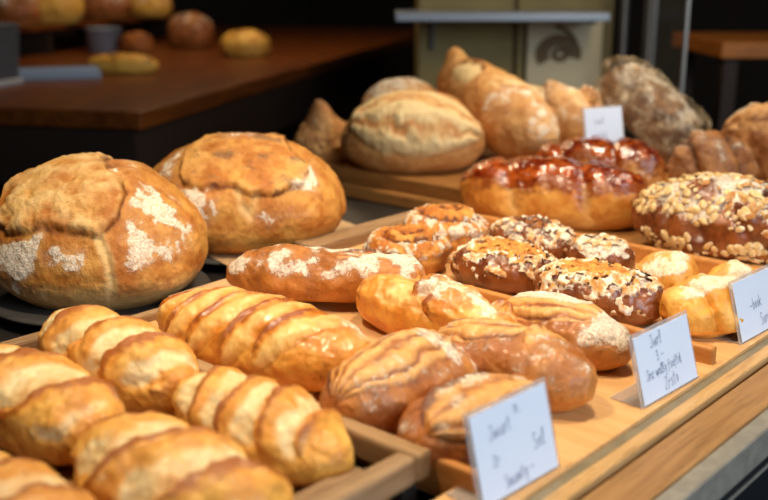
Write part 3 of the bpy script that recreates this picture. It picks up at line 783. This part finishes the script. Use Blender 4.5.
# ------------------------------------------------------------------ the shop behind
A28 = math.radians(28.2)
ft = empty('far_table', (1.554, 2.244, -Z0), A28)
tag(ft, 'dark wooden table with blurred breads across the back left', 'table')
part(MB().box(0, 4.4, 0, 2.2, Z0+.05, Z0+.10, .006), 'table_top', M['far_wood'], ft)
part(MB().box(.02, 4.35, .03, .06, Z0-.12, Z0+.05), 'apron', M['fdark'], ft)
part(MB().box(.02, .05, .06, 2.15, Z0-.12, Z0+.05), 'apron', M['fdark'], ft)
for x, y in ((.05, .07), (4.25, .07), (.06, 2.05), (4.25, 2.05)):
    part(MB().box(x, x+.07, y, y+.07, 0, Z0+.05, .004), 'leg', M['fdark'], ft)
rs_ = empty('riser_shelf', (1.60, 3.45, .10), A28)
tag(rs_, 'raised wooden step on the far table carrying the rear row of loaves', 'shelf')
part(MB().box(-.3, 2.6, .25, .95, .11, .13, .003), 'shelf_board', M['far_wood'], rs_)
for x in (-.29, 1.1, 2.5): part(MB().box(x, x+.02, .26, .94, 0, .11), 'side_panel', M['fdark'], rs_)

def far(name, loc, L, W, H, rz, mat, seed, label, fl=0, **k):
    o = bread(name, loc, rz, L, W, H, M[mat], [flour(fl, thr=.2), saw(.5, L/2.2, .2, amp=.003, palew=.4)], nu=60, nv=48, seed=seed, **k)
    return tag(o, label, 'bread', 'blurred breads on the far table')
far('yellow_loaf', (2.15, 3.19, .101), .27, .11, .072, FACE-.15, 'faryel', 201, 'long yellow loaf lying alone on the far table')
far('yellow_bun', (2.98, 3.47, .101), .22, .18, .115, FACE, 'faryel', 203, 'round yellow bun on the far table, right of the long yellow loaf')
for k, (x, y, z, L, W, H, mt, lb, fl) in enumerate([
    (2.74, 3.945, .101, .15, .13, .10, 'far', 'small brown bun on the far table behind the long yellow loaf', 0),
    (3.15, 4.08, .101, .24, .16, .17, 'far', 'brown floury loaf on the far table left of the round yellow bun', .5),
    (1.92, 3.98, .231, .26, .16, .15, 'far', 'brown loaf on the raised step at the far left', .2),
    (2.22, 4.15, .231, .32, .18, .17, 'far', 'long tan loaf on the raised step above the long yellow loaf', .7),
    (2.55, 4.35, .231, .32, .20, .20, 'faryel', 'golden loaf on the raised step at the top of the view', .4),
    (2.95, 4.55, .231, .34, .20, .18, 'far', 'tan loaf on the raised step behind the round yellow bun', .6),
    (3.30, 4.62, .231, .26, .18, .14, 'faryel', 'pale loaf at the right end of the raised step', .5)]):
    far('bread_loaf', (x, y, z), L, W, H, FACE+random.uniform(-.3, .3), mt, 210+k, lb, fl)
o = MB().lathe([(.07, 0), (.075, .002), (.082, .11), (.086, .112), (.078, .112), (.068, .01), (.002, .006)], 40).build('metal_bowl', M['blue'], None, (2.70, 4.15, Z0+.101), True)
tag(o, 'grey bowl between the blurred loaves on the far table', 'bowl')
# ribbed bin
bn = empty('ribbed_bin', (1.585, 3.15, .101), A28)
tag(bn, 'grey ribbed plastic bin with a pale base at the left edge of the far table', 'bin')
part(MB().box(-.11, .11, -.08, .08, .0, .02, .004), 'base', M['binrim'], bn)
mb = MB()
for k in range(9): mb.box(-.10-.0015*k, .10+.0015*k, -.07-.0015*k, .07+.0015*k, .02+k*.02, .036+k*.02, .003)
mb.box(-.098, .098, -.068, .068, .02, .2)
part(mb, 'ribbed_body', M['bin'], bn)
tray_b = MB().box(-.16, .16, -.09, .09, 0, .014, .004).box(-.16, .16, -.09, -.08, .014, .03, .003).box(-.16, .16, .08, .09, .014, .03, .003)
o = tray_b.build('grey_tray', M['blue'], None, (1.89, 3.24, Z0+.101)); o.rotation_euler = (0, 0, A28-1.)
tag(o, 'flat blue-grey tray beside the ribbed bin', 'tray')

# olive cabinet with cream sign, pale shelf, posts, glass
oc = empty('olive_cabinet', (2.86, 1.93, -Z0), FACE)
tag(oc, 'olive panelled cabinet carrying the cream sign behind the baguettes', 'cabinet')
part(MB().box(-.34, -.025, 0, .35, 0, Z0+.50, .004), 'body', M['olive'], oc)
part(MB().box(-.01, .31, 0, .35, 0, Z0+.50, .004), 'body', M['olive'], oc)
part(MB().box(-.03, -.005, .02, .33, 0, Z0+.48), 'groove', M['emb'], oc)
sg = empty('cream_sign', (2.945, 1.81, .045), FACE)
tag(sg, 'cream sign board with a brown round emblem and curved strokes on the olive cabinet', 'sign')
part(MB().box(-.125, .125, -.012, -.002, 0, .262, .003), 'sign_board', M['cream'], sg)
def arc(cx, cz, r, w, a0, a1, n=24, y=-.0135):
    v = []; 
    for k in range(n+1):
        a = a0+(a1-a0)*k/n
        for rr in (r-w/2, r+w/2):
            for yy in (y, y+.0015): v.append((cx+rr*math.cos(a), yy, cz+rr*math.sin(a)*.85))
    f = []
    for k in range(n):
        b = 4*k
        f += [(b, b+4, b+6, b+2), (b+1, b+3, b+7, b+5), (b, b+1, b+5, b+4), (b+2, b+6, b+7, b+3)]
    return v, f
mb = MB(); mb.add(*arc(-.02, .15, .055, .045, -.3, PI+.6)); mb.add(*arc(-.015, .15, .02, .022, 0, 2*PI)); mb.add(*arc(-.06, .16, .10, .018, .3, 1.3))
part(mb, 'emblem', M['emb'], sg)
ps = empty('pale_shelf', (2.86, 1.93, -Z0), FACE)
tag(ps, 'pale blue-grey shelf fixed across the front of the olive cabinet above the cream sign', 'shelf')
part(MB().box(-.42, .24, -.27, -.004, Z0+.312, Z0+.338, .004), 'shelf_board', M['blue'], ps)
for x in (-.30, .20): part(MB().prism([(0, 0), (.012, 0), (.012, -.2), (0, -.2)], 0, .012).box(0, .012, -.016, -.004, -.09, 0, .001), 'bracket', M['post'], ps, loc=(x, -.004, Z0+.30))
for x, y, r_, lb in ((2.93, 1.585, .014, 'left of the two'), (2.985, 1.525, .018, 'right of the two')):
    pr = empty('steel_post', (x, y, -Z0), FACE)
    tag(pr, 'dark upright steel post beside the olive cabinet, '+lb, 'post', 'steel posts')
    part(MB().lathe([(r_*2.2, 0), (r_*2.2, .008), (r_, .012), (r_, 1.7), (r_*.9, 1.704)], 24), 'tube', M['post'], pr, smooth=True)
gp = empty('glass_panel', (2.59, 1.215, -.032), math.radians(52))
tag(gp, 'upright glass panel with two pale edges behind the bagged loaf', 'glass panel')
part(MB().box(.004, .19, -.003, .003, 0, .75, .001), 'glass_sheet', M['glass'], gp)
part(MB().box(-.004, .004, -.005, .005, 0, .75, .001), 'edge_strip', M['glass_edge'], gp)
part(MB().box(.19, .194, -.004, .004, 0, .75, .001), 'edge_strip', M['glass_edge'], gp)
sb = empty('side_table', (3.45, 1.38, -Z0), FACE)
tag(sb, 'small orange-brown wooden table in the far right corner of the view', 'table')
part(MB().box(-.13, .6, -.1, .5, Z0+.18, Z0+.235, .005), 'table_top', M['shelf_wood'], sb)
for x, y in ((-.11, -.07), (.52, -.07), (-.11, .42), (.52, .42)):
    part(MB().box(x, x+.05, y, y+.05, 0, Z0+.18, .003), 'leg', M['fdark'], sb)

# ------------------------------------------------------------------ light
def area(name, loc, target, size, power, col, sy=None, spread=None):
    d = bpy.data.lights.new(name, 'AREA'); d.energy = power; d.color = col; d.size = size
    if sy: d.shape = 'RECTANGLE'; d.size_y = sy
    if spread: d.spread = spread
    o = bpy.data.objects.new(name, d); o.location = (loc[0], loc[1], loc[2]+Z0)
    o.rotation_euler = (Vector((target[0], target[1], target[2]))-Vector(loc)).to_track_quat('-Z', 'Y').to_euler()
    C.objects.link(o); return o
def spot(name, loc, target, power, col, ang, r=.03, blend=.6):
    d = bpy.data.lights.new(name, 'SPOT'); d.energy = power; d.color = col; d.spot_size = math.radians(ang); d.spot_blend = blend; d.shadow_soft_size = r
    o = bpy.data.objects.new(name, d); o.location = (loc[0], loc[1], loc[2]+Z0)
    o.rotation_euler = (Vector(target)-Vector(loc)).to_track_quat('-Z', 'Y').to_euler(); C.objects.link(o); return o
WARM = (1, .83, .60)
spot('case_lamp', (.45, .85, 1.15), (.8, .85, 0), 40, WARM, 80, .06)
spot('case_lamp', (1.05, .55, 1.25), (1.1, .62, 0), 46, WARM, 75, .06)
spot('case_lamp', (1.75, 1.15, 1.3), (1.85, 1.5, .1), 16, WARM, 60, .06)
spot('case_lamp', (.95, 1.45, 1.25), (.95, 1.28, .1), 15, WARM, 60, .06)
spot('case_lamp', (1.7, 1.0, 1.25), (1.6, .95, 0), 30, WARM, 75, .06)
area('shop_window', (.6, -1.9, 1.1), (1.1, .8, 0), 2.2, 58, (.78, .89, 1.0), 1.4)
area('back_fill', (2.9, 3.3, 1.9), (2.7, 3.4, .1), .6, 22, (1, .72, .42))  # added fill with no visible source, brightens the breads on the far table
area('sign_fill', (2.1, .75, .95), (2.95, 1.8, .15), .3, 6, (1, .86, .66))  # unseen light added to brighten the cream sign from below the shelf's shade
w = bpy.data.worlds.new('World'); bpy.context.scene.world = w; w.use_nodes = True
w.node_tree.nodes['Background'].inputs[0].default_value = (.8, .75, .7, 1); w.node_tree.nodes['Background'].inputs[1].default_value = .03

# ------------------------------------------------------------------ camera
cd = bpy.data.cameras.new('camera'); cam = bpy.data.objects.new('camera', cd); C.objects.link(cam)
cd.sensor_width = 36; cd.lens = 36*1000/768; cd.clip_start = .05; cd.clip_end = 60
p, h = math.atan(.275), math.radians(41.6)
fw = Vector((math.cos(h)*math.cos(p), math.sin(h)*math.cos(p), -math.sin(p)))
cam.location = (0, 0, .45+Z0); cam.rotation_euler = fw.to_track_quat('-Z', 'Y').to_euler()
cd.dof.use_dof = True; cd.dof.focus_distance = 1.30; cd.dof.aperture_fstop = 3.1
sc = bpy.context.scene; sc.camera = cam
sc.view_settings.view_transform = 'Standard'; sc.view_settings.look = 'None'
sc.view_settings.gamma = 1; sc.view_settings.exposure = .08; sc.view_settings.use_curve_mapping = False
